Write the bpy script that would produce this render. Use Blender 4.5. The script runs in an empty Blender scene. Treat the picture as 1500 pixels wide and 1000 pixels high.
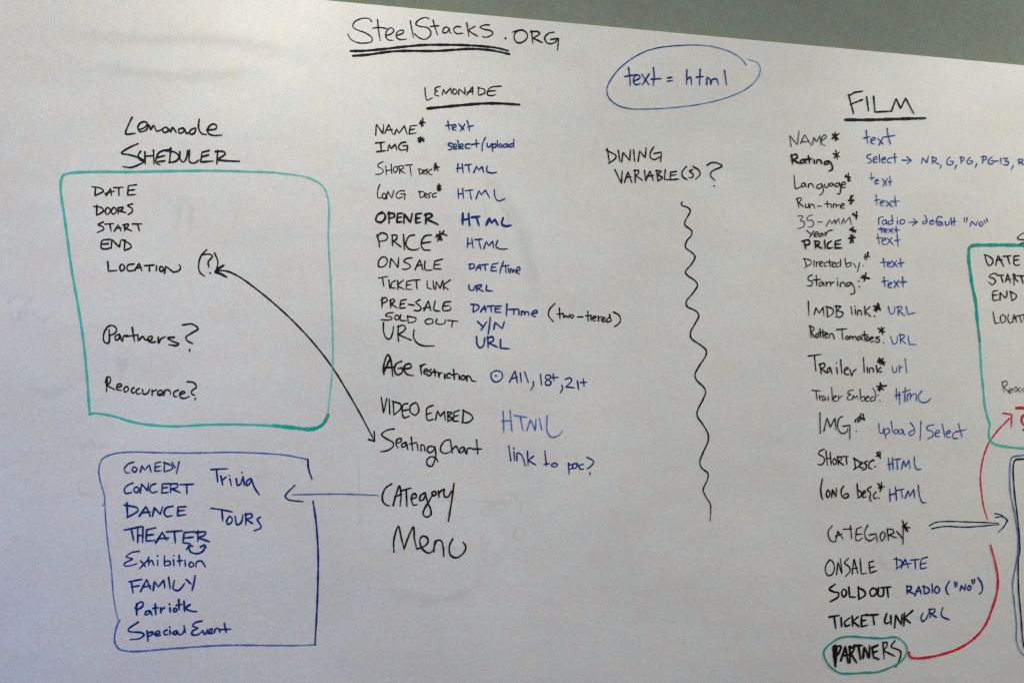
import bpy, bmesh, math, random
from mathutils import Vector, Matrix
random.seed(7)
scene = bpy.context.scene

# ------------------------------------------------------------------ camera
FOC = 1300.0                       # focal length in photo pixels (photo 1500 wide)
YAW = math.radians(8.0)
ROLL = 0.04184403
DIST = 1.8                         # camera to board plane (board face at y = DIST)
cam_d = bpy.data.cameras.new("camera")
cam = bpy.data.objects.new("camera", cam_d)
scene.collection.objects.link(cam)
cam_d.sensor_width = 36.0
cam_d.lens = 36.0 * FOC / 1500.0
cam_d.clip_start = 0.02
cam_d.clip_end = 100
CAMROT = Matrix.Rotation(-YAW, 4, 'Z') @ Matrix.Rotation(math.pi / 2, 4, 'X') @ Matrix.Rotation(ROLL, 4, 'Z')
cam.matrix_world = CAMROT
scene.camera = cam
scene.cycles.filter_width = 1.4

def on_board(px, py):
    """photo pixel -> (x, z) on the face of the whiteboard"""
    d = CAMROT.to_3x3() @ Vector(((px - 750) / FOC, -(py - 500) / FOC, -1.0))
    t = DIST / d.y
    return d.x * t, d.z * t

# ------------------------------------------------------------------ world, lamps, exposure
world = bpy.data.worlds.new("World")
scene.world = world
world.use_nodes = True
bg = world.node_tree.nodes["Background"]
bg.inputs[0].default_value = (0.86, 0.89, 1.0, 1)
bg.inputs[1].default_value = 0.02
scene.view_settings.view_transform = 'Standard'
scene.view_settings.look = 'None'
scene.view_settings.exposure = -0.01
scene.view_settings.gamma = 1.0

def area(name, loc, target, sx, sy, power, col):
    l = bpy.data.lights.new(name, 'AREA')
    l.shape = 'RECTANGLE'; l.size = sx; l.size_y = sy
    l.energy = power; l.color = col
    o = bpy.data.objects.new(name, l)
    scene.collection.objects.link(o)
    o.location = loc
    o.rotation_euler = (Vector(target) - Vector(loc)).to_track_quat('-Z', 'Y').to_euler()
    return o
# fluorescent ceiling panels of the office, and the daylight coming in low from the left
def area_rgb(name, loc, target, sx, sy, rgb):
    p = max(rgb)
    return area(name, loc, target, sx, sy, p, tuple(v / p for v in rgb))
area_rgb("ceiling_panel_light", (-0.2, -0.4, 1.45), (-0.2, -0.15, 0), .5, .5, (32.5, 34.4, 35.9))
area_rgb("ceiling_panel_light", (-0.5, 0.2, 1.45), (-0.5, 0.45, 0), .5, .5, (38.5, 36, 27))
area_rgb("ceiling_panel_light", (2.6, -0.3, 1.45), (2.6, -0.05, 0), .5, .5, (47.5, 47.0, 42.5))
area_rgb("ceiling_panel_light", (2.6, 1.2, 1.45), (2.6, 1.45, 0), .5, .5, (42.5, 41.5, 34))
area_rgb("window_light", (-2.4, 0.3, -1.2), (-0.4, 1.8, -0.5), 1.4, 1.0, (2.0, 6.8, 29.0))

# ------------------------------------------------------------------ materials
def new_mat(name):
    m = bpy.data.materials.new(name); m.use_nodes = True
    nt = m.node_tree
    return m, nt, nt.nodes["Principled BSDF"]

def noise(nt, coord, scale, detail=2, rough=.5, stretch=None):
    n = nt.nodes.new('ShaderNodeTexNoise')
    n.inputs['Scale'].default_value = scale
    n.inputs['Detail'].default_value = detail
    n.inputs['Roughness'].default_value = rough
    if stretch:
        mp = nt.nodes.new('ShaderNodeMapping'); mp.inputs['Scale'].default_value = stretch
        nt.links.new(coord, mp.inputs['Vector']); coord = mp.outputs['Vector']
    nt.links.new(coord, n.inputs['Vector'])
    return n

def ramp(nt, fac, stops):
    r = nt.nodes.new('ShaderNodeValToRGB')
    el = r.color_ramp.elements
    while len(el) < len(stops): el.new(0.5)
    for e, (p, c) in zip(el, stops):
        e.position = p; e.color = c if len(c) == 4 else (*c, 1)
    nt.links.new(fac, r.inputs['Fac'])
    return r

def mul(nt, a, b, fac=1.0):
    m = nt.nodes.new('ShaderNodeMix'); m.data_type = 'RGBA'; m.blend_type = 'MULTIPLY'
    m.inputs['Factor'].default_value = fac
    nt.links.new(a, m.inputs['A']); nt.links.new(b, m.inputs['B'])
    return m.outputs['Result']

def g(v): return (v, v, v, 1)

def surface_mat(name, base, rough, spots, grain, tint, bump):
    m, nt, p = new_mat(name)
    co = nt.nodes.new('ShaderNodeTexCoord').outputs['Object']
    rgb = nt.nodes.new('ShaderNodeRGB'); rgb.outputs[0].default_value = (*base, 1)
    c = rgb.outputs[0]
    # cloudy residue left by wiping, broad and with a sideways drag
    n1 = noise(nt, co, 3.2, 4, .55, (1.0, 1.0, 1.5))
    c = mul(nt, c, ramp(nt, n1.outputs['Fac'], [(.32, g(1 - spots)), (.66, g(1.0))]).outputs[0])
    n2 = noise(nt, co, 11, 4, .6, (.55, 1.0, 1.6))
    c = mul(nt, c, ramp(nt, n2.outputs['Fac'], [(.35, g(1 - spots * .55)), (.62, g(1.0))]).outputs[0])
    # faint coloured patches, camera colour noise put into the surface colour
    n3 = noise(nt, co, 22, 3, .6)
    t = tint
    c = mul(nt, c, ramp(nt, n3.outputs['Fac'], [(.30, (1 - t, 1.0 - t * .4, 1.0, 1)), (.45, g(1 - t * .3)),
            (.58, (1.0, 1 - t, 1 - t * .8, 1)), (.70, (1.0, 1.0, 1 - t * 1.6, 1))]).outputs[0])
    n6 = noise(nt, co, 75, 2, .6)
    c = mul(nt, c, ramp(nt, n6.outputs['Color'], [(.3, (1 - t * 1.1, 1 - t * .9, 1 - t, 1)), (.7, g(1))]).outputs[0])
    # fine speckle, camera grain put into the surface colour
    n4 = noise(nt, co, 330, 3, .8)
    c = mul(nt, c, ramp(nt, n4.outputs['Fac'], [(.30, g(1 - grain)), (.70, g(1.0))]).outputs[0])
    n5 = noise(nt, co, 210, 2, .7)
    c = mul(nt, c, ramp(nt, n5.outputs['Color'], [(.3, g(1 - grain * .6)), (.7, g(1))]).outputs[0])
    nt.links.new(c, p.inputs['Base Color'])
    nr = noise(nt, co, 7, 3, .6)
    rr = nt.nodes.new('ShaderNodeMapRange')
    rr.inputs['To Min'].default_value = rough - .05; rr.inputs['To Max'].default_value = rough + .07
    nt.links.new(nr.outputs['Fac'], rr.inputs['Value']); nt.links.new(rr.outputs[0], p.inputs['Roughness'])
    b = nt.nodes.new('ShaderNodeBump'); b.inputs['Strength'].default_value = bump
    b.inputs['Distance'].default_value = .0006
    nb = noise(nt, co, 240, 3, .6)
    nt.links.new(nb.outputs['Fac'], b.inputs['Height']); nt.links.new(b.outputs[0], p.inputs['Normal'])
    return m

M_BOARD = surface_mat('whiteboard_enamel', (.79, .785, .772), .40, .07, .26, .05, .25)
M_WALL = surface_mat('grey_green_paint', (.258, .308, .266), .85, .05, .38, .09, .6)
M_EDGE = new_mat('board_edge')[0]
M_EDGE.node_tree.nodes["Principled BSDF"].inputs['Base Color'].default_value = (.62, .62, .58, 1)
M_EDGE.node_tree.nodes["Principled BSDF"].inputs['Roughness'].default_value = .5

def ink_mat(name, col, dens, streak, rough=.6):
    m, nt, p = new_mat(name)
    out = nt.nodes['Material Output']
    p.inputs['Base Color'].default_value = (*col, 1)
    p.inputs['Roughness'].default_value = rough
    p.inputs['Specular IOR Level'].default_value = .12
    co = nt.nodes.new('ShaderNodeTexCoord').outputs['Object']
    n = noise(nt, co, 260, 3, .7)
    r = nt.nodes.new('ShaderNodeMapRange')
    r.inputs['From Min'].default_value = .3; r.inputs['From Max'].default_value = .62
    r.inputs['To Min'].default_value = dens - streak; r.inputs['To Max'].default_value = dens
    nt.links.new(n.outputs['Fac'], r.inputs['Value'])
    a = nt.nodes.new('ShaderNodeAttribute'); a.attribute_name = 'ink'
    mm = nt.nodes.new('ShaderNodeMath'); mm.operation = 'MULTIPLY'; mm.use_clamp = True
    nt.links.new(r.outputs[0], mm.inputs[0]); nt.links.new(a.outputs['Fac'], mm.inputs[1])
    tr = nt.nodes.new('ShaderNodeBsdfTransparent')
    mx = nt.nodes.new('ShaderNodeMixShader')
    nt.links.new(mm.outputs[0], mx.inputs[0]); nt.links.new(tr.outputs[0], mx.inputs[1])
    nt.links.new(p.outputs[0], mx.inputs[2]); nt.links.new(mx.outputs[0], out.inputs['Surface'])
    return m

INK = {
 'K': (ink_mat('black_marker', (.007, .007, .008), 1.25, .28), 'black'),
 'k': (ink_mat('drying_black_marker', (.018, .016, .016), .95, .34), 'faded black'),
 'B': (ink_mat('blue_marker', (.003, .024, .175), 1.22, .30), 'blue'),
 'M': (ink_mat('thinner_blue_marker', (.008, .050, .30), 1.08, .34), 'blue'),
 'b': (ink_mat('pale_blue_marker', (.008, .105, .44), .90, .36), 'pale blue'),
 'T': (ink_mat('teal_marker', (.010, .47, .42), .98, .45), 'teal'),
 't': (ink_mat('pale_teal_marker', (.02, .50, .45), .72, .36), 'pale teal'),
 'D': (ink_mat('dark_teal_marker', (.003, .29, .25), 1.15, .3), 'dark teal'),
 'R': (ink_mat('red_marker', (.60, .008, .022), 1.15, .28), 'red'),
 'r': (ink_mat('thin_red_marker', (.60, .018, .060), .98, .3), 'light red'),
 'G': (ink_mat('wiped_ink_haze', (.24, .24, .24), .10, .06, .6), 'grey'),
}

# ------------------------------------------------------------------ the setting: the wall behind the board
def box(name, x0, x1, y0, y1, z0, z1, mat, bev=0.0):
    bm = bmesh.new()
    bmesh.ops.create_cube(bm, size=1)
    for v in bm.verts:
        v.co = Vector(((x0 + x1) / 2 + v.co.x * (x1 - x0), (y0 + y1) / 2 + v.co.y * (y1 - y0), (z0 + z1) / 2 + v.co.z * (z1 - z0)))
    if bev: bmesh.ops.bevel(bm, geom=bm.edges[:], offset=bev, segments=2, affect='EDGES')
    me = bpy.data.meshes.new(name); bm.to_mesh(me); bm.free(); me.materials.append(mat)
    o = bpy.data.objects.new(name, me); scene.collection.objects.link(o)
    return o
wall = box('wall', -3.2, 3.6, DIST + .022, DIST + .16, -1.5, 2.2, M_WALL)
wall['kind'] = 'structure'

# ------------------------------------------------------------------ the whiteboard
TOP = 0.661
board = bpy.data.objects.new('whiteboard', None)
scene.collection.objects.link(board)
board.location = (0.3, DIST, -1.0)
board['label'] = 'large glossy whiteboard covered in handwritten black, blue, teal and red notes'
board['category'] = 'whiteboard'
bpy.context.view_layer.update()
def child(o):
    o.parent = board
    o.matrix_parent_inverse = Matrix.Translation(-board.location)
child(box('writing_surface', -1.7, 2.4, DIST, DIST + .021, -1.0, TOP, M_BOARD, .0012))

# ------------------------------------------------------------------ marker strokes
def smooth(P):
    if len(P) < 3: return dense(P)
    closed = (P[0] == P[-1]) and len(P) > 3
    out = []
    n = len(P)
    def al(a, b): return max(1e-6, math.dist(a, b) ** .5)
    for i in range(n - 1):
        p1, p2 = P[i], P[i + 1]
        p0 = P[i - 1] if i > 0 else (P[-2] if closed else (2 * p1[0] - p2[0], 2 * p1[1] - p2[1]))
        p3 = P[i + 2] if i + 2 < n else (P[1] if closed else (2 * p2[0] - p1[0], 2 * p2[1] - p1[1]))
        t0 = 0; t1 = al(p0, p1); t2 = t1 + al(p1, p2); t3 = t2 + al(p2, p3)
        k = max(3, min(14, int(math.dist(p1, p2) / 1.6) + 1))
        for j in range(k):
            t = t1 + (t2 - t1) * j / k
            def L(a, b, ta, tb): return tuple(((tb - t) * u + (t - ta) * v) / (tb - ta) for u, v in zip(a, b))
            A1 = L(p0, p1, t0, t1); A2 = L(p1, p2, t1, t2); A3 = L(p2, p3, t2, t3)
            B1 = L(A1, A2, t0, t2); B2 = L(A2, A3, t1, t3)
            out.append(L(B1, B2, t1, t2))
    out.append(P[-1])
    return out
def dense(P):
    out = []
    for a, b in zip(P, P[1:]):
        k = max(2, int(math.dist(a, b) / 2.2))
        for j in range(k): out.append((a[0] + (b[0] - a[0]) * j / k, a[1] + (b[1] - a[1]) * j / k))
    out.append(P[-1])
    return out

def stroke_mesh(strokes, width, lift0, soft=False, wgl=.13):
    """strokes: lists of photo pixels; returns mesh data of raised ribbons lying on the board"""
    V, F, A = [], [], []
    lift = lift0
    for line in strokes:
        sharp, pts = line
        if len(pts) == 1 or all(p == pts[0] for p in pts): pts = [pts[0], (pts[0][0] + .5, pts[0][1] + .4)]
        C = dense(pts) if sharp else smooth(pts)
        W = [Vector(on_board(*p)) for p in C]
        W = [w for i, w in enumerate(W) if i == 0 or (w - W[i - 1]).length > 1e-5]
        n = len(W)
        if n < 2: continue
        ph = random.uniform(0, 9); ph2 = random.uniform(0, 9)
        px = .00141
        tot = sum((W[i + 1] - W[i]).length for i in range(n - 1)) / px
        run = 0; rows = []
        hw0 = width * px / 2
        N = []
        for i in range(n):
            d = (W[min(i + 1, n - 1)] - W[max(i - 1, 0)])
            if d.length < 1e-7: d = Vector((1, 0))
            d.normalize(); N.append(Vector((-d.y, d.x)))
        for i in range(n):
            if i: run += (W[i] - W[i - 1]).length / px
            u = run / max(tot, 1e-6)
            hw = hw0 * (1 + wgl * math.sin(run * .21 + ph) + wgl * .6 * math.sin(run * .63 + ph2))
            ink = 1.0 - .16 * (.5 + .5 * math.sin(run * .13 + ph2))
            if not soft and tot > 6:
                hw *= 1.08 - .22 * max(0, (u - .75) / .25) ** 2     # the pen lifts off at the end
                ink -= .18 * max(0, (u - .8) / .2)
            if soft:
                ink *= min(1, u * 4, (1 - u) * 4)
            lift += 1.2e-6
            cols = (-1, -.5, 0, .5, 1) if soft else (-1, 1)
            row = []
            for c in cols:
                q = W[i] + N[i] * hw * c
                row.append(len(V)); V.append((q.x, DIST - lift, q.y))
                A.append(max(0, ink * ((1 - abs(c)) ** .8 if soft else 1)))
            rows.append(row)
        for r0, r1 in zip(rows, rows[1:]):
            for k in range(len(r0) - 1): F.append((r0[k], r1[k], r1[k + 1], r0[k + 1]))
        if not soft:                                   # round ends
            for e, s in ((0, -1), (n - 1, 1)):
                t = Vector((N[e].y, -N[e].x)) * s
                a, b = rows[e]
                hw = (Vector((V[a][0], V[a][2])) - Vector((V[b][0], V[b][2]))).length / 2
                cap = [a]
                for ang in (45, 90, 135):
                    q = W[e] + N[e] * (-hw * math.cos(math.radians(ang))) + t * (hw * math.sin(math.radians(ang)))
                    cap.append(len(V)); V.append((q.x, V[a][1], q.y)); A.append(A[a])
                cap.append(b)
                F.append(tuple(cap))
        lift += 1.6e-5
    return V, F, A, lift

LIFT = [2.0e-4]
def ink_object(name, label, colour, width, strokes, soft=False):
    V, F, A, top = stroke_mesh(strokes, width, LIFT[0], soft)
    LIFT[0] = 2.0e-4 + ((LIFT[0] - 2.0e-4) + 7e-5) % 9e-4
    me = bpy.data.meshes.new(name)
    me.from_pydata(V, [], F)
    # all faces look at the room
    bm = bmesh.new(); bm.from_mesh(me)
    for f in bm.faces:
        f.normal_update()
        if f.normal.y > 0: f.normal_flip()
    bm.to_mesh(me); bm.free()
    at = me.attributes.new('ink', 'FLOAT', 'POINT')
    at.data.foreach_set('value', A)
    me.materials.append(INK[colour][0])
    o = bpy.data.objects.new(name, me)
    scene.collection.objects.link(o)
    o['label'] = label
    child(o)
    return o

def parse(line):
    out = []
    for st in line.split(';'):
        sharp = st[0] == '-'
        if sharp: st = st[1:]
        out.append((sharp, [tuple(map(float, q.split(','))) for q in st.split()]))
    return out

NAMES = {'word': 'handwritten_word', 'words': 'handwritten_line', 'heading': 'heading', 'underline': 'underline',
         'asterisk': 'asterisk', 'circle': 'drawn_circle', 'oval': 'drawn_oval', 'wavy_line': 'wavy_line',
         'arrow': 'drawn_arrow', 'box_outline': 'drawn_box'}
WSC = 1.16
def build_writing(text):
    ox = oy = 0; sc = 1; cur = None
    for l in text.strip().splitlines():
        l = l.strip()
        if not l: continue
        if l[0] == '@': ox, oy, sc = map(float, l[1:].split())
        elif l[0] == '#': cur = l[1:].split('|')
        else:
            kind, what, col, w = cur
            st = [(s, [(ox + x / sc, oy + y / sc) for x, y in P]) for s, P in parse(l)]
            if kind == 'words':
                bold = what.endswith(' in bold')
                toks = (what[:-8] if bold else what).split()
                ext = sorted(st, key=lambda q: min(a for a, b in q[1]))
                gaps = []; mx = -1e9
                for i, q in enumerate(ext):
                    lo = min(a for a, b in q[1])
                    if i: gaps.append((lo - mx, i))
                    mx = max(mx, max(a for a, b in q[1]))
                cuts = sorted(i for d, i in sorted(gaps)[::-1][:len(toks) - 1])
                parts = [ext[a:b] for a, b in zip([0] + cuts, cuts + [len(ext)])]
                for tk, pt in zip(toks, parts):
                    nm = 'drawn_arrow' if tk == '→' else 'handwritten_word'
                    lab = '%s %s in the line %s' % (INK[col][1], 'arrow' if tk == '→' else 'handwriting: ' + tk, what)
                    ink_object(nm, lab, col, float(w) / sc * WSC, pt)
            else:
                if kind == 'asterisk':
                    al = [q for _, P in st for q in P]
                    cx = sum(q[0] for q in al) / len(al); cy = sum(q[1] for q in al) / len(al)
                    st = [(s, [(cx + (x - cx) * .82, cy + (y - cy) * .82) for x, y in P]) for s, P in st]
                lab = '%s handwriting: %s' % (INK[col][1], what) if kind in ('word', 'heading') else what
                ink_object(NAMES[kind], lab, col, float(w) / sc * WSC * {'asterisk': 1.04, 'underline': 1.2, 'box_outline': 1.1}.get(kind, 1), st)
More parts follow.
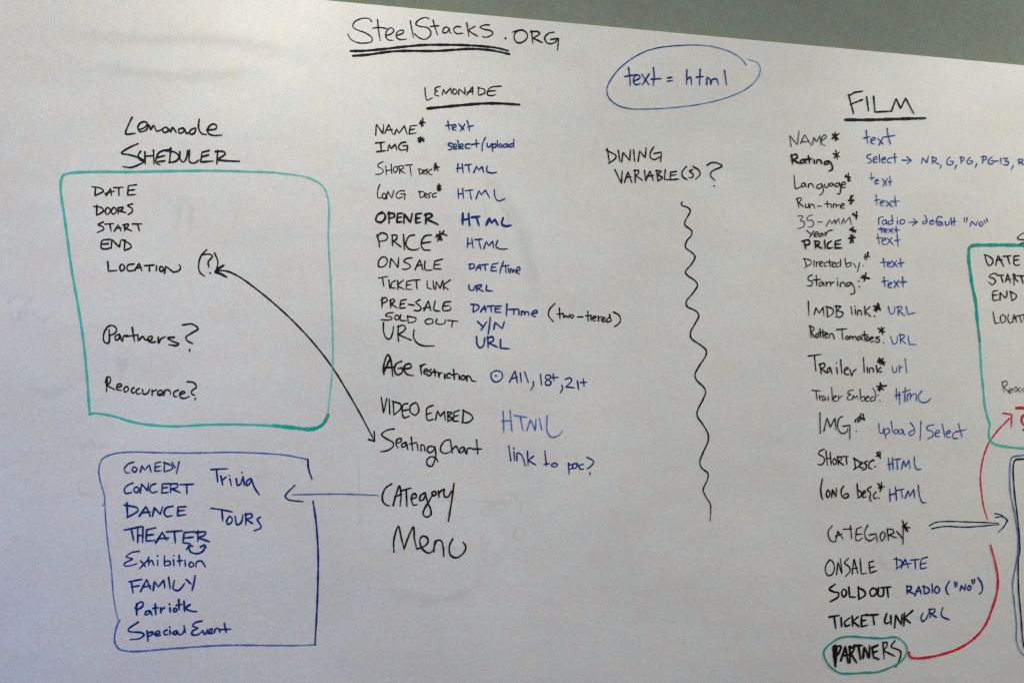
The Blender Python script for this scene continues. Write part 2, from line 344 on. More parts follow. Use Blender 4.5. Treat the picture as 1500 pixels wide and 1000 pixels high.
WRITING = """
@500 0 5
#heading|SteelStacks heading|K|8
222,160 205,140 150,138 95,165 85,200 120,222 180,245 225,280 222,305 170,318 110,312 65,285 48,252;265,145 272,220 285,300;230,208 280,203 332,212;328,262 365,250 385,225 365,205 335,225 325,262 340,292 380,298;405,262 450,245 455,225 430,225 405,245 405,275 430,292 475,288;505,155 515,210 528,275;640,140 620,130 565,150 545,180 575,195 630,205 655,235 650,265 610,290 565,275 535,248;672,150 682,190 705,258;650,197 715,190;790,210 765,200 745,220 745,240 770,240 790,215;790,212 795,238 805,248;872,200 850,195 825,210 825,230 845,248 890,245;918,170 925,210 935,268;978,195 935,225 960,245 1000,268;1085,185 1050,185 1015,200 1040,215 1095,228 1110,245 1085,268 1050,275 1035,268
#underline|upper stroke of the double heading underline|K|12
68,375 150,375 300,362 450,345 600,332 750,330 900,333 1050,342 1150,355 1222,374
#underline|lower stroke of the double heading underline|K|12
85,411 200,402 330,383 450,375 700,375 850,365 950,360 1080,368 1160,382 1232,399
#heading|LEMONADE list heading|K|8
-612,645 615,690 625,738 668,718;725,635 695,642 685,662 705,668;705,668 690,675 684,695 715,705;-738,698 748,655 764,688 802,645 806,692;825,652 815,675 828,692 848,672 825,652;-858,695 862,650 905,692 905,640;-918,700 962,635 962,695;920,678 966,670;-1005,640 1002,692;1000,645 1045,655 1052,680 1005,700;1170,632 1100,640 1075,660 1070,695 1100,702 1130,695;1075,670 1130,665
#underline|underline below the LEMONADE heading|K|13
630,796 760,783 900,770 1050,759 1180,760 1305,768
@540 170 5
#word|NAME|K|8
-52,140 56,60 105,132 110,62;-118,128 148,62 178,135;130,105 175,100;-190,135 205,95 222,128 262,72 282,135;-352,70 305,74 296,133 348,125;303,102 338,96
#asterisk|bold asterisk after NAME|K|9
398,10 395,45 387,85;372,50 418,48;378,32 405,78;370,62 400,40
#word|IMG|K|9
52,198 118,192;88,195 92,250;60,262 125,254;-140,255 150,208 165,240 195,206 205,250;272,192 240,198 218,228 235,250 270,245;-250,220 286,215 280,262
#asterisk|bold scribbled asterisk after IMG|K|10
360,160 410,190;380,150 378,195;358,182 412,170;370,195 402,155
#word|text|B|8
580,38 585,75 592,105;565,72 610,65;615,88 640,78 630,62 615,75 615,98 640,105;660,58 700,105;705,60 672,110;720,35 735,75 738,110;725,80 770,70
#words|select / upload|B|8
617,205 590,198 582,212 608,228 605,245 582,248;622,230 645,222 638,205 622,215 622,240 650,242;652,180 660,215 658,240;668,228 692,220 685,205 670,212 668,235 695,240;740,205 712,210 708,232 748,236;787,175 790,230;750,210 812,200;855,158 835,200 830,258;868,200 870,225 890,225 900,200 905,225;905,205 908,260;905,212 930,205 930,228 908,232;942,180 945,228;965,205 955,215 965,230 980,218 965,205;1015,205 990,208 988,228 1010,225 1018,205 1022,228;1062,170 1062,230;1060,205 1035,208 1035,228 1060,222
#word|SHORT|K|7
105,336 75,350 68,370 95,385 108,405 85,425 50,428;125,365 130,430;165,355 170,425;130,400 165,395;195,370 180,395 195,414 212,392 205,372 195,370;222,365 228,422;215,370 250,365 252,385 228,395 268,420;268,362 322,355;302,360 312,440
#word|DESC|K|7
368,385 372,425;365,388 392,395 394,415 372,428;400,412 412,402 405,395 398,405 402,422 415,420;432,390 415,397 430,410 420,430;462,390 440,405 445,425 467,430
#asterisk|asterisk after SHORT DESC|K|9
490,340 485,405;475,375 524,375;480,352 515,408;480,400 500,360
#word|HTML|B|9
655,350 650,412;685,352 692,418;645,385 688,380;705,360 752,355;730,360 737,412;-770,414 790,368 805,398 832,368 842,414;868,370 866,405 900,418 938,413
#word|LONG|K|7
82,500 68,540 70,600 95,598;110,565 100,590 115,608 128,580 110,565;-130,608 140,550 170,602 185,545;262,548 225,550 200,580 215,602 250,592;-235,572 268,570 262,614
#word|DESC|K|7
372,552 378,598;365,552 405,558 405,585 380,600;412,585 428,575 415,565 410,580 415,597 432,595;457,562 434,572 447,585 440,602;495,563 468,575 470,594 497,590
#asterisk|bold asterisk after LONG DESC|K|9
515,495 520,555;500,530 538,535;505,548 532,503;502,508 530,552
#word|HTML|B|8
655,533 658,606;688,530 695,606;655,572 690,568;708,548 762,540;740,545 752,610;-786,607 808,545 825,578 855,542 887,602;920,540 925,590 945,620 970,618 998,605
#word|OPENER in bold|K|12
100,702 62,728 54,765 90,778 122,745 112,712 85,715;148,703 150,785;143,715 180,713 190,735 155,750;-245,712 212,715 206,778 242,774;208,745 238,740;-258,782 260,715 305,780 320,712;-388,712 347,718 345,782 382,777;345,750 378,745;420,715 418,790;410,725 447,714 465,730 425,755;425,755 510,795
#word|HTML in bold|B|13
690,712 688,795;732,715 738,802;682,762 735,752;755,742 815,735;790,742 808,802;-862,798 884,745 898,785 925,755 945,797;985,745 975,790 1000,805 1045,800
#word|PRICE|K|9
62,870 75,920 80,962;60,885 95,855 135,872 130,905 78,918;172,870 175,950;170,870 208,875 200,905 178,912;178,912 237,958;255,868 262,978;335,870 295,880 272,940 300,975 350,977 372,965;458,870 410,880 385,930 400,975 450,982;392,930 457,920
#asterisk|large asterisk after PRICE|K|9
487,888 510,868 550,860 585,875;520,838 522,868;557,833 538,862;492,868 530,880;520,870 500,925;512,905 540,912;525,880 536,918
#word|HTML|B|8
727,893 722,965;755,896 765,967;725,935 758,930;778,905 834,900;805,905 820,970;-843,970 862,918 880,950 908,915 914,965;945,910 932,955 960,972 1018,972
@540 330 5
#word|ONSALE|K|9
105,228 74,262 75,302 110,302 138,265 120,232 90,236;-155,308 163,240 215,310 220,233;320,238 275,245 258,265 295,285 305,305 275,322 246,320;-340,324 375,250 397,327;355,295 392,290;412,262 415,325 465,328;-540,248 485,262 476,318 530,320;480,290 524,285
#words|TICKET LINK|K|8
72,385 142,374;100,382 112,450;148,400 155,464;198,403 170,420 165,455 197,460;212,405 215,472;255,400 215,440 264,470;-310,405 280,410 275,467 317,470;278,438 310,432;318,402 377,398;348,402 355,466;-428,405 430,458 458,466;472,406 478,468;-490,468 495,410 525,464 540,405;545,405 550,474;597,400 550,440 584,470
#word|PRE-SALE|K|9
100,528 98,602;92,550 120,528 138,550 105,570;160,545 162,604;155,550 182,540 190,555 165,575;165,575 213,607;-274,543 235,550 228,607 270,603;230,578 262,572;292,578 335,585;375,543 345,563 370,585 385,610 365,625 333,622;-405,625 437,550 455,624;400,605 452,598;487,553 480,618 522,628;600,558 555,565 545,620 598,618 602,600;548,590 592,586
#words|SOLD OUT|K|8
180,638 135,645 125,660 165,672 170,685 140,693 90,690;205,655 190,675 205,692 225,675 205,655;235,655 232,692 277,698;285,662 290,712;283,665 347,680 340,702 290,714;440,684 413,700 428,722 470,712 467,688 440,684;500,685 493,714 525,724 557,715 562,690;580,695 655,702;615,700 608,746
#word|URL|K|9
108,710 110,780 130,825 155,830 175,790 182,740;218,735 215,800 220,850;213,745 250,730 270,745 260,770 215,798;215,798 312,840;332,765 330,820 355,860 400,880 480,882
#word|DATE/TIME|B|8
745,280 738,320;730,285 770,285 775,305 740,322;-785,327 810,284 822,332;795,312 825,308;820,290 877,285;850,288 855,332;-947,277 905,285 895,332 937,333;897,308 930,305;987,264 970,310 960,356;985,298 1027,292;1003,295 1005,347;1022,312 1025,347;1035,347 1040,318 1052,325 1055,345 1065,322 1077,347;1080,335 1108,325 1100,305 1085,315 1085,345 1107,356
#word|URL|B|9
735,437 738,468 765,475 782,440;790,440 792,483;785,445 827,435 820,452 795,462;795,462 840,483;-864,440 860,477 907,481
#word|DATE/TIME|B|9
768,580 765,636;748,578 802,585 807,605 768,636;-820,632 850,585 858,634;830,612 860,610;868,592 920,588;895,592 898,634;-972,590 930,592 925,634 970,636;925,612 962,610;1013,573 1008,662;1020,615 1094,612;1065,615 1062,652;1100,618 1100,654;1118,657 1120,628 1138,635 1142,655 1150,632 1168,635 1172,657;1190,648 1234,635 1225,620 1200,635 1200,660 1222,667
#word|Y/N|B|9
797,702 835,740;864,706 823,766;890,673 885,730 875,796;-917,760 925,708 978,756 993,705
#word|URL|B|10
790,813 795,870 815,895 840,880 850,820;872,815 875,896;868,825 905,815 915,840 880,860;880,860 942,890;-965,835 965,898 1030,902
@540 480 5
#words|AGE restriction|K|10
112,340 108,290 140,195 158,220 177,352;112,325 160,215;110,292 185,285;242,243 205,260 188,305 210,342 242,328 247,294 215,297;252,302 312,287 302,262 270,270 260,310 285,340 327,348;378,275 388,342;380,305 390,275 417,265;405,322 432,315 422,300 405,312 410,338 437,335;460,303 440,315 460,330 450,348 430,350;482,303 488,357;470,322 507,325;512,328 515,362;515,345 525,329 538,331;557,338 558,374;597,333 575,340 575,364 602,365;622,302 628,377;608,345 652,335;662,345 665,377;690,348 675,362 690,380 710,362 690,348;720,387 722,352 745,360 755,385 787,392
#circle|small circled dot before All|B|9
938,312 902,328 897,365 920,393 955,390 980,360 972,325 940,313;928,350 936,352
#words|All, 18+,|B|9
-1032,396 1072,312 1090,402;1050,370 1092,360;1110,330 1118,400;1142,322 1170,400;1205,392 1207,420 1188,454;1258,338 1266,418;1332,352 1302,345 1295,365 1335,395 1330,415 1300,417 1295,395 1325,370 1332,352;1352,338 1358,387;1340,365 1390,362;1415,420 1420,445 1402,477
#word|VIDEO|K|9
-92,508 110,624 134,512;150,523 155,632;180,540 185,637;172,535 235,560 235,590 185,638;287,553 255,560 245,610 260,657 297,645;250,605 292,598;345,545 310,565 303,610 340,637 367,610 350,550 330,548
#word|EMBED|K|9
472,566 430,585 423,640 435,677 472,668;430,630 462,620;-489,672 505,605 525,647 555,610 561,677;580,612 580,680;575,615 612,620 585,645 615,662 580,684;-663,603 625,615 620,682 657,682;622,648 655,640;695,598 688,690;690,603 750,635 762,660 730,690 680,692
#words|Seating Chart|K|9
187,738 130,750 95,780 130,810 180,840 180,865 140,895 88,905;200,845 237,830 237,808 210,815 200,850 215,878;272,835 245,850 245,872 268,865 275,840 287,888;312,798 322,897;300,848 352,838;355,850 362,897;384,897 385,855 405,860 412,900;482,870 445,865 428,890 445,912 475,895 485,870;485,870 492,925 480,980 460,1012 430,1000 428,965 460,940 500,960 505,978;597,816 560,825 530,865 528,900 560,918 602,903;600,826 612,914;610,892 640,865 662,912;690,870 668,885 670,912 695,900 700,875 712,920;720,920 725,880 754,880;790,818 800,922;763,885 830,885
#word|HTML|b|9
985,608 990,772;1035,603 1050,757;976,680 1042,680;1066,640 1162,655;1110,650 1130,752;-1158,752 1185,668 1220,752 1225,665;1250,660 1268,747;1306,643 1308,760 1340,798 1385,790 1422,753
@540 650 5
#word|CATEGORY|K|10
168,290 125,320 102,370 105,420 130,445 154,450;180,447 200,370 225,306 237,375 230,452;190,385 242,365;240,340 312,320;275,330 280,457;308,400 350,385 340,360 320,370 315,410 330,445 357,440;410,355 380,375 375,410 400,405 415,370;415,358 430,420 455,480 455,515 425,532 400,515 405,480 440,420 470,365;485,345 465,350 470,375 495,365 485,345;510,343 515,387;515,360 535,335 557,330;550,330 555,380 580,385 607,340;625,286 610,400 583,564
#word|Menu|K|10
185,788 185,700 218,600 240,690 260,765;260,765 290,680 328,605 335,690 352,765;352,765 400,750 435,715 425,680 395,672 375,700 385,750 415,785 445,795 470,780;476,785 485,705;482,740 500,703 530,705 545,750 550,822;615,692 590,750 600,810 640,830 690,800 712,750 690,715
@130 160 5
#word|Lemonade|K|9
318,60 290,120 272,180 342,178;365,152 410,135 430,105 410,92 375,105 360,140 375,165 410,160;410,160 424,152 440,115 455,150 475,120 500,162 522,155 540,148;565,132 540,150 555,172 585,155 565,132;590,148 600,168 615,135 642,172;690,138 660,150 665,176 695,165 700,142 717,178 745,165;782,138 745,155 745,184 775,175 785,145;810,76 805,140 830,180 862,186;865,152 930,145 937,120 905,110 875,140 875,175 910,192 977,190
#word|SCHEDULER|K|9
362,253 300,280 240,322 300,335 380,360 410,380 380,400 310,427 250,420;382,308 365,335 375,370 402,380;412,313 415,402;475,300 478,402;410,345 475,340;605,290 520,315 500,345 492,390 522,407;500,355 560,340;505,385 560,378;602,283 592,392;560,302 640,320 662,350 640,380 585,392;668,312 672,370 695,387 715,360 725,303;738,300 740,385 770,395 810,372;-882,303 832,315 820,387 912,380;825,350 880,335;945,303 938,402;928,310 985,310 1002,325 940,370;940,370 1010,378 1105,382
#word|DATE|K|9
50,570 45,632;25,568 90,580 107,600 45,634;-128,632 160,580 167,632;120,618 192,600;185,575 254,572;220,578 222,634;-350,553 290,562 285,630 347,624;288,595 338,590
#word|DOORS|K|9
60,703 58,777;38,712 95,722 107,745 60,777;140,720 120,745 135,772 160,745 140,720;185,720 165,745 180,770 205,742 185,720;215,720 217,767;215,725 252,718 245,735 220,745;220,745 272,757;320,693 285,705 320,730 315,755 288,772
#word|START|K|9
107,826 70,845 105,862 110,878 63,904;120,842 182,838;155,842 165,894;-188,892 215,845 237,892;200,872 240,868;262,845 265,892;250,848 292,842 285,862 265,870;265,870 317,892;320,840 390,840;358,842 372,892
@0 0 1
#wavy_line|wavy vertical black line below VARIABLE(S)|K|1.9
999,296 998,300 1008,304.4 1011,309 1004,323 1003,329 1013,338 1013,344 1006,353 1004,362 1013.6,370 1018,376 1012,388 1005,396 1004.4,400 1008,404 1019,412 1021.6,418 1015,429 1005.6,441 1006,448 1020,456 1023.6,462 1018,474 1011.6,486 1012.4,495 1026,505 1034.4,513 1034,520 1024,536 1018,548 1020,556 1031,567 1033.6,574 1030,584 1022,600 1021,608 1030,622 1037,635 1037,646 1029,664 1025,677 1028,685 1037,693 1036,702 1030,717 1034,727 1040,737 1041,748 1040,762
#arrow|long curved double-headed black arrow from the bracketed question mark to Seating Chart|K|1.9
317,396 332,397 350,405 370,419 394,438 420,461 440,481 457.5,500 485,535 510,575 530,610 548.8,646;-540,643 549,646 548,631
@120 330 5
#arrow|thick black arrowhead beside the bracketed question mark|K|14
985,332 1008,312 1040,292;980,342 1010,352 1062,380
#word|bracketed question mark|K|9
914,178 870,230 855,300 865,345 900,373;893,215 930,210 957,225 925,270 932,308;938,349 942,351;972,203 995,260 990,310 975,345
#word|END|K|9
207,103 150,112 143,165 175,174 210,165;150,138 197,134;-215,167 220,103 275,160 285,108;317,108 310,180;298,106 355,140 362,160 313,184
#word|LOCATION|K|9
-190,263 195,335 257,330;290,285 278,310 290,335 312,315 305,288 290,285;382,283 340,290 330,315 345,334 387,328;-385,332 420,278 440,332;398,312 437,308;460,295 532,290;495,292 495,337;547,295 545,332;580,300 568,320 582,338 600,318 580,300;-606,350 614,298 670,342;670,342 710,332 724,305 712,288
@130 440 5
#word|Partners?|K|9
150,213 152,290 145,312 115,302 112,240 150,185 190,188 205,215 190,240 150,257;225,245 195,260 200,290 225,275 228,250 240,292;250,297 255,262 285,254;320,196 327,250 337,302;275,262 360,250;360,250 365,292 395,262 412,285;420,288 460,285 465,262 440,265 435,290 460,305 492,300;510,268 512,310 530,280 562,264;627,268 580,272 620,300 660,315 645,328 588,322;688,178 760,172 800,205 750,240 712,268 725,295 762,313;740,357 740,370
#word|Reoccurence?|K|8
137,565 130,670;123,600 135,558 158,562 155,600 130,618;130,618 192,652;205,638 242,622 230,608 208,622 208,650 242,656;275,628 258,645 265,668 290,655 285,630 270,628;332,635 312,655 322,674 345,668;372,642 350,655 355,682 382,678;395,650 400,682 430,678 447,648;465,653 465,692;468,665 497,652;510,688 542,670 530,655 505,670 510,690 547,688;550,692 560,657 590,655 602,687;657,653 625,670 628,700 652,700;665,688 707,672 690,662 668,680 675,708 705,714 737,700;720,592 770,600 790,630 755,660 755,680 777,693;780,714 780,722
@0 0 2
#box_outline|left and top sides of the teal box around the schedule list|T|5
263,1212 260,1170 255,1100 245,1000 230,900 212,800 190,640 178,545 185,515 205,507 400,503 620,500 800,505
#box_outline|faded right side of the teal box around the schedule list|t|4
800,505 900,520 945,545 962,590 962,700 970,850 975,1000 974,1080 967,1150 960,1212
#box_outline|bottom side of the teal box around the schedule list|T|5
262,1213 275,1210 330,1218 400,1238 500,1248 620,1243 750,1244 860,1252 910,1256
#box_outline|dark thick bottom right corner of the teal box|D|7.5
800,1246 860,1252 915,1256 945,1243 958,1222 961,1214
@140 650 5
#box_outline|top and upper left of the blue box around the category list|b|8
1557,113 1500,101 1400,82 1200,66 1000,60 700,65 450,62 250,58 120,75 50,110 25,180 30,250 55,340 68,395 62,440 50,450
#box_outline|lower left side of the blue box around the category list|b|7
68,425 75,560 95,760 115,900 130,1100 147,1210 165,1285
#box_outline|bottom of the blue box around the category list|b|9
178,1288 160,1320 140,1440 170,1495 250,1515 320,1515 500,1500 850,1475 1000,1470 1300,1472 1500,1472 1612,1466
@0 500 2
#box_outline|right side of the blue box around the category list|B|4
902,345 904,372 914,402;917,467 925,520 932,620 930,750 923,888
#arrow|pale blue arrow from CATEGORY to the category box|b|3.3
858,448 1000,446 1108,450
#arrow|open blue arrowhead pointing at the category box|B|3.5
864,420 836,452 845,462 888,468
@140 650 5
#word|COMEDY|B|8
282,130 240,145 213,180 222,208 252,208;285,165 268,185 285,204 305,185 285,165;-328,205 340,155 360,190 395,150 407,205;-477,130 437,138 435,198 480,193;440,168 475,160;507,133 502,195;498,133 562,160 562,180 503,202;560,133 585,172;613,128 592,217
#word|CONCERT|B|9
274,284 235,300 210,335 225,360 264,352;300,312 280,335 300,354 320,332 300,312;-328,357 337,288 382,342 390,283;442,288 410,300 398,335 415,354 452,345;-537,288 490,290 485,357 532,352;488,320 530,315;550,290 550,354;543,290 602,292 597,315 555,325;555,325 622,354;620,295 718,292;668,293 670,364
#word|DANCE|B|10
230,428 235,532;210,445 305,465 312,485 230,537;-320,527 370,453 402,527;338,500 402,495;-418,527 430,463 475,512 492,458;567,453 520,465 503,500 520,527 562,522;-663,456 605,458 600,522 662,515;602,488 652,482
#word|THEATER|B|10
210,627 347,600;262,618 280,704;310,623 310,717;348,610 345,717;308,670 348,662;-442,610 375,625 370,707 435,703;370,665 427,660;-440,722 490,643 522,702;455,690 537,685;520,640 637,632;578,638 585,722;-727,638 650,645 640,720 692,724;645,685 717,678;750,633 750,712;733,645 807,642 802,660 752,682;752,682 838,713
#arrow|small curved double-headed arrow swapping the last two letters of THEATER|B|10
687,740 690,778 725,798 765,795 795,770 798,738;-668,768 687,736 714,746;-768,752 798,733 811,757
#word|Exhibition|B|9
320,783 260,795 225,825 270,840 215,870 210,888 240,892 302,875;330,853 367,897;382,848 320,914;388,828 390,887;390,865 410,850 427,887;455,850 455,887;454,816 456,820;505,818 505,887;505,860 540,855 547,880 508,890;570,845 575,890;574,813 576,817;612,813 618,892;600,855 637,850;655,848 658,892;700,860 685,885 700,900 720,880 700,860;735,897 740,862 775,855 807,900
#word|Trivia|B|10
846,186 967,180;885,185 895,277;918,233 932,302;930,262 960,237;983,252 995,304;980,228 982,230;1030,252 1042,302 1062,290 1075,250;1080,240 1090,302;1071,205 1073,210;1135,250 1105,275 1108,302 1135,280 1142,252 1160,310 1200,372
#word|TOURS|B|10
846,469 925,480 1002,496;925,480 932,564;983,528 960,560 970,587 1000,565 995,535 975,528;1022,528 1037,590 1065,575 1080,518;1102,508 1100,592;1093,515 1140,510 1147,530 1105,550;1105,550 1152,582;1207,533 1185,550 1205,585 1212,610 1163,633
@140 790 5
#word|FAMILY|B|10
262,305 275,390;246,306 340,289;262,345 322,335;-330,377 375,288 404,362;350,345 404,335;-423,370 430,303 460,345 500,293 508,352;535,273 547,360;577,298 570,358 604,370 630,350 654,316;663,288 700,322;730,260 722,310 707,370
#word|Patriotic|B|11
300,465 302,550;292,500 320,458 347,458 345,485 305,512;395,518 368,525 365,547 390,540 398,518 414,550;438,468 442,547;420,502 462,495;478,498 480,534;480,510 505,496;545,497 548,527;541,468 543,472;580,498 570,515 585,527 595,510 580,498;610,436 612,512;593,477 634,470;648,448 652,522;692,473 660,498 700,520 742,523
#words|Special Event|B|10
314,600 240,655 245,668 340,680 355,695 325,720 256,729;378,663 385,742;385,680 417,673 410,695 385,705;430,690 472,680 462,665 435,680 445,700 477,697;524,658 502,670 505,692 532,690;545,660 548,692;543,636 545,639;592,663 565,680 590,692 598,668 612,692 634,688 650,660;648,626 657,678;780,593 730,605 713,630 750,645 712,665 706,690 745,694 782,670;785,663 800,692 820,653;820,680 847,672 855,650 835,655 830,682 862,682;870,675 880,650 900,648 912,678;943,610 958,678;905,656 992,651
@740 10 5
#heading|.ORG|K|9
0,229 5,231 5,236 0,234 3,231;110,172 75,190 65,230 85,262 120,264 162,225 150,185 115,172 53,187;192,178 202,268;185,185 237,183 252,198 205,232;205,232 272,264;357,188 320,195 288,230 310,267 350,270 382,245;-333,240 390,234 383,320
#oval|blue oval drawn round text = html, left half|M|7.5
1350,281 1200,291 1100,306 1000,340 880,415 790,510 745,600 760,670 830,725 920,748 1050,750
#oval|paler right end of the blue oval round text = html|b|7
1050,750 1200,742 1380,722 1500,700 1640,660 1770,600 1850,520 1868,462 1850,415 1775,385;1765,430 1740,395 1675,345 1550,300 1450,284 1350,281
#words|text = html|B|9
903,447 912,520 915,580;876,512 962,497;940,547 987,520 975,500 945,515 940,550 955,572 992,562;1000,497 1052,572;1054,493 1003,575;1085,446 1090,520 1082,580;1068,531 1140,528;1188,522 1224,518;1188,546 1227,542;1330,463 1328,570;1330,535 1355,515 1364,572;1427,458 1422,574;1398,517 1452,512;1475,572 1480,520 1500,535 1505,570 1515,535 1545,530 1562,572;1605,468 1620,574
@740 400 5
#words|(two-tiered)|K|9
364,223 325,265 318,310 352,354;397,256 402,337;380,300 427,295;427,298 430,325 448,310 460,327 474,297;490,305 478,318 490,330 503,312 490,305;530,320 572,320;605,278 607,352;590,312 634,308;628,310 628,347;640,332 664,322 655,312 640,325 645,347 667,345;680,313 685,352;685,325 707,317;705,342 732,332 722,320 708,335 712,354 737,350;768,323 745,335 748,357 772,350;763,302 777,352;793,283 835,310 845,345 825,375 800,390
#word|21+|B|9
440,776 475,766 487,785 445,832;445,832 507,838;528,786 538,852;571,773 578,827;550,801 597,797
@700 560 5
#words|link to pac?|B|9
226,463 242,574;265,505 268,572;262,478 264,486;285,572 290,515 320,530 347,607;363,503 368,607;407,538 368,570;368,570 424,602;490,498 502,607;483,600 522,592;570,590 548,592 538,604 552,615 576,612 582,598 566,590;663,588 668,672;665,602 692,600 692,625 668,635;722,590 697,598 692,620 710,628 724,612 726,592 742,624;770,598 745,605 748,632 774,632;798,545 847,575 838,600 800,632;820,657 822,674
@870 170 5
#word|DINING|K|9
97,238 115,347;88,250 160,290 158,310 103,349;178,253 190,334;-203,337 212,265 262,327 267,248;290,248 298,334;-323,332 335,256 375,307 382,233;437,228 415,265 412,300 440,320 482,300;-440,275 494,265 488,334
#words|VARIABLE(S)?|K|9
-153,393 202,494 207,398;-223,487 250,408 277,487;233,450 272,445;300,393 302,487;293,400 327,400 325,420 305,435;305,435 357,472;370,398 378,472;-380,472 410,400 434,470;388,440 437,435;460,398 468,477;453,400 492,405 470,430 500,450 468,477;-522,393 515,465 557,466;-602,406 560,412 558,467 620,462;560,435 602,430;677,370 645,410 650,445 682,466;722,393 700,402 725,425 720,450 693,450;723,368 770,400 775,430 743,464;827,362 860,342 905,345 937,368 880,395 855,415 855,440 884,470;878,511 884,513
@1140 120 6.25
#heading|FILM list heading|K|13
643,118 690,292;-645,130 700,97 772,87;660,207 772,163;808,138 827,267;-872,133 885,277 1027,270;-1036,270 1078,153 1120,247 1165,150 1240,290
#underline|underline below the FILM heading|K|18
612,348 850,348 1100,340 1347,333
#word|NAME|k|10
-117,592 103,490 175,577 190,448;-203,567 240,483 302,582;222,550 280,545;-312,577 325,508 350,552 382,490 388,577;397,540 440,505 425,485 400,510 400,572 432,585
#asterisk|bold asterisk after NAME in the FILM list|K|14
520,458 527,547;493,478 552,532;490,522 562,468
#word|Rating in bold|K|14
120,668 130,752;115,680 160,663 175,690 135,715;135,715 192,747;240,710 205,720 205,745 235,735 240,715 252,747;275,678 285,747;255,710 307,705;325,713 330,747;350,747 355,715 385,720 397,752;460,725 425,735 425,755 455,750 465,725 492,770 490,805 462,815
#asterisk|bold asterisk after Rating|K|13
525,623 542,717;498,655 567,687;508,702 562,638
#words|select →|M|11
847,663 815,675 815,695 845,710 850,735 818,745;870,715 907,705 895,685 872,700 875,737 907,735;925,668 930,742;950,715 982,705 970,690 950,705 955,740 987,735;1032,695 1005,705 1005,737 1032,740;1065,658 1070,747;1038,695 1087,690;1133,718 1217,718;-1178,688 1220,718 1178,752
#word|Language|K|10
145,858 150,920 160,977 207,962;240,925 215,935 215,960 240,955 245,930 257,962;275,967 282,935 308,935 326,970;400,932 360,944 352,970 388,972 402,942 412,990 400,1025 378,1037;425,938 430,967 455,960 460,928;490,925 470,935 475,957 495,945 500,930 512,957;555,925 525,935 530,960 555,950 560,925 572,980 560,1027 538,1022;585,945 617,935 600,915 580,935 585,967 617,965
#asterisk|asterisk after Language|K|12
642,828 640,922;608,865 670,875;612,852 667,917
@1260 180 6.25
#words|NR, G, PG, PG-13, R|M|10
-563,372 570,318 610,367 625,303;665,308 660,377;653,315 697,325 690,345 665,350;665,350 727,382;742,385 733,417;822,313 795,345 800,382 840,380 852,355 820,350;882,385 868,422;925,313 925,372;913,315 952,320 945,345 925,350;1007,318 980,345 985,374 1020,372 1027,350 1000,350;1067,375 1053,412;1125,303 1120,372;1108,310 1152,310 1150,335 1122,345;1207,313 1175,340 1180,374 1215,372 1222,345 1195,348;1233,350 1267,350;1285,323 1290,380;1308,325 1352,325 1325,345 1357,360 1350,384 1308,382;1402,390 1383,430;1450,333 1455,382;1448,335 1487,335 1485,355 1455,360;1455,360 1507,387
#word|text|M|11
55,70 60,130 67,187;33,140 92,128;98,167 137,150 130,135 105,145 100,182 132,195;160,143 212,197;212,128 168,208;245,53 255,120 277,197;223,130 317,115
#word|text|M|9
100,458 107,527;88,505 132,500;135,535 167,530 155,515 138,530 140,557 170,555;203,513 242,572;247,508 208,580;270,488 275,580;253,540 292,535
#word|text|M|9
145,658 152,752;133,710 182,700;185,735 217,720 205,708 185,725 190,757 217,755;233,713 297,772;287,713 238,767;315,668 327,767;298,720 360,715
#words|radio → default "No"|M|10
170,868 170,932;170,885 185,862 212,862;235,885 205,900 210,930 235,920 238,890 247,930;290,848 302,922;297,895 262,900 262,928 298,922;340,893 342,930;338,867 340,871;385,885 365,900 375,927 405,915 405,890 385,885;443,910 522,908;-488,878 524,908 478,940;590,846 605,870 610,910 580,927 573,907 605,895;640,905 672,900 660,888 640,900 642,927 677,925;752,868 722,855 702,880 706,942;688,905 736,901;750,910 724,915 720,936 742,936 750,912 757,940;780,903 785,937 810,930 815,898;830,868 838,937;860,868 860,942;843,905 882,900;957,868 950,907;982,868 970,912;-1006,947 1020,898 1060,942 1077,893;1110,905 1090,925 1105,947 1125,925 1110,905;1135,888 1147,917;1155,870 1167,902
@1150 270 6.25
#word|Run-time|K|9
108,128 127,212;103,135 140,122 150,140 125,165;125,165 167,207;185,178 190,212 215,205 215,173;225,217 230,185 260,190 272,222;298,200 332,200;385,153 390,212;363,180 417,178;420,183 425,212;440,212 445,180 465,185 470,212 475,190 500,190 507,217;510,205 542,185 525,175 510,195 515,217 542,218
#asterisk|bold asterisk after Run-time|K|12
600,93 610,192;573,150 637,155;627,93 590,132;588,187 632,138
#word|35-mm|k|9
118,290 165,293 140,330 175,345 170,385 113,407;252,280 212,293 203,328 245,330 262,360 245,387 208,390;298,345 342,345;-376,382 408,322 425,364 455,320 460,364 490,308 497,360;-515,364 535,310 545,357 590,298 607,368
#asterisk|bold asterisk after 35-mm|K|11
657,243 650,327;613,275 672,292;618,262 662,317
#word|year|K|9
198,423 237,457;262,428 223,487;265,465 302,450 290,435 268,450 268,477 300,475;340,445 310,460 315,477 335,470 340,450 357,474;365,438 372,474;375,455 395,427 437,418
#asterisk|bold asterisk after year, FILM list|K|13
622,383 615,442;588,415 657,425;598,400 647,442
#asterisk|bold asterisk after PRICE, FILM list|K|14
600,453 627,542;578,492 650,485;593,542 627,458
#word|PRICE in bold|K|14
170,515 190,592;153,520 215,510 222,545 180,557;275,518 278,587;268,520 312,525 310,545 280,555;280,555 337,587;360,513 365,587;422,518 388,545 390,582 432,580;-507,508 460,520 456,582 517,582;458,548 507,545
#word|text squeezed between two lines|M|11
875,393 885,437;858,408 907,405;905,425 932,415 920,408 905,420 910,437 934,438;948,408 987,442;982,403 948,442;1015,388 1020,442;998,415 1047,418
#word|text|M|10
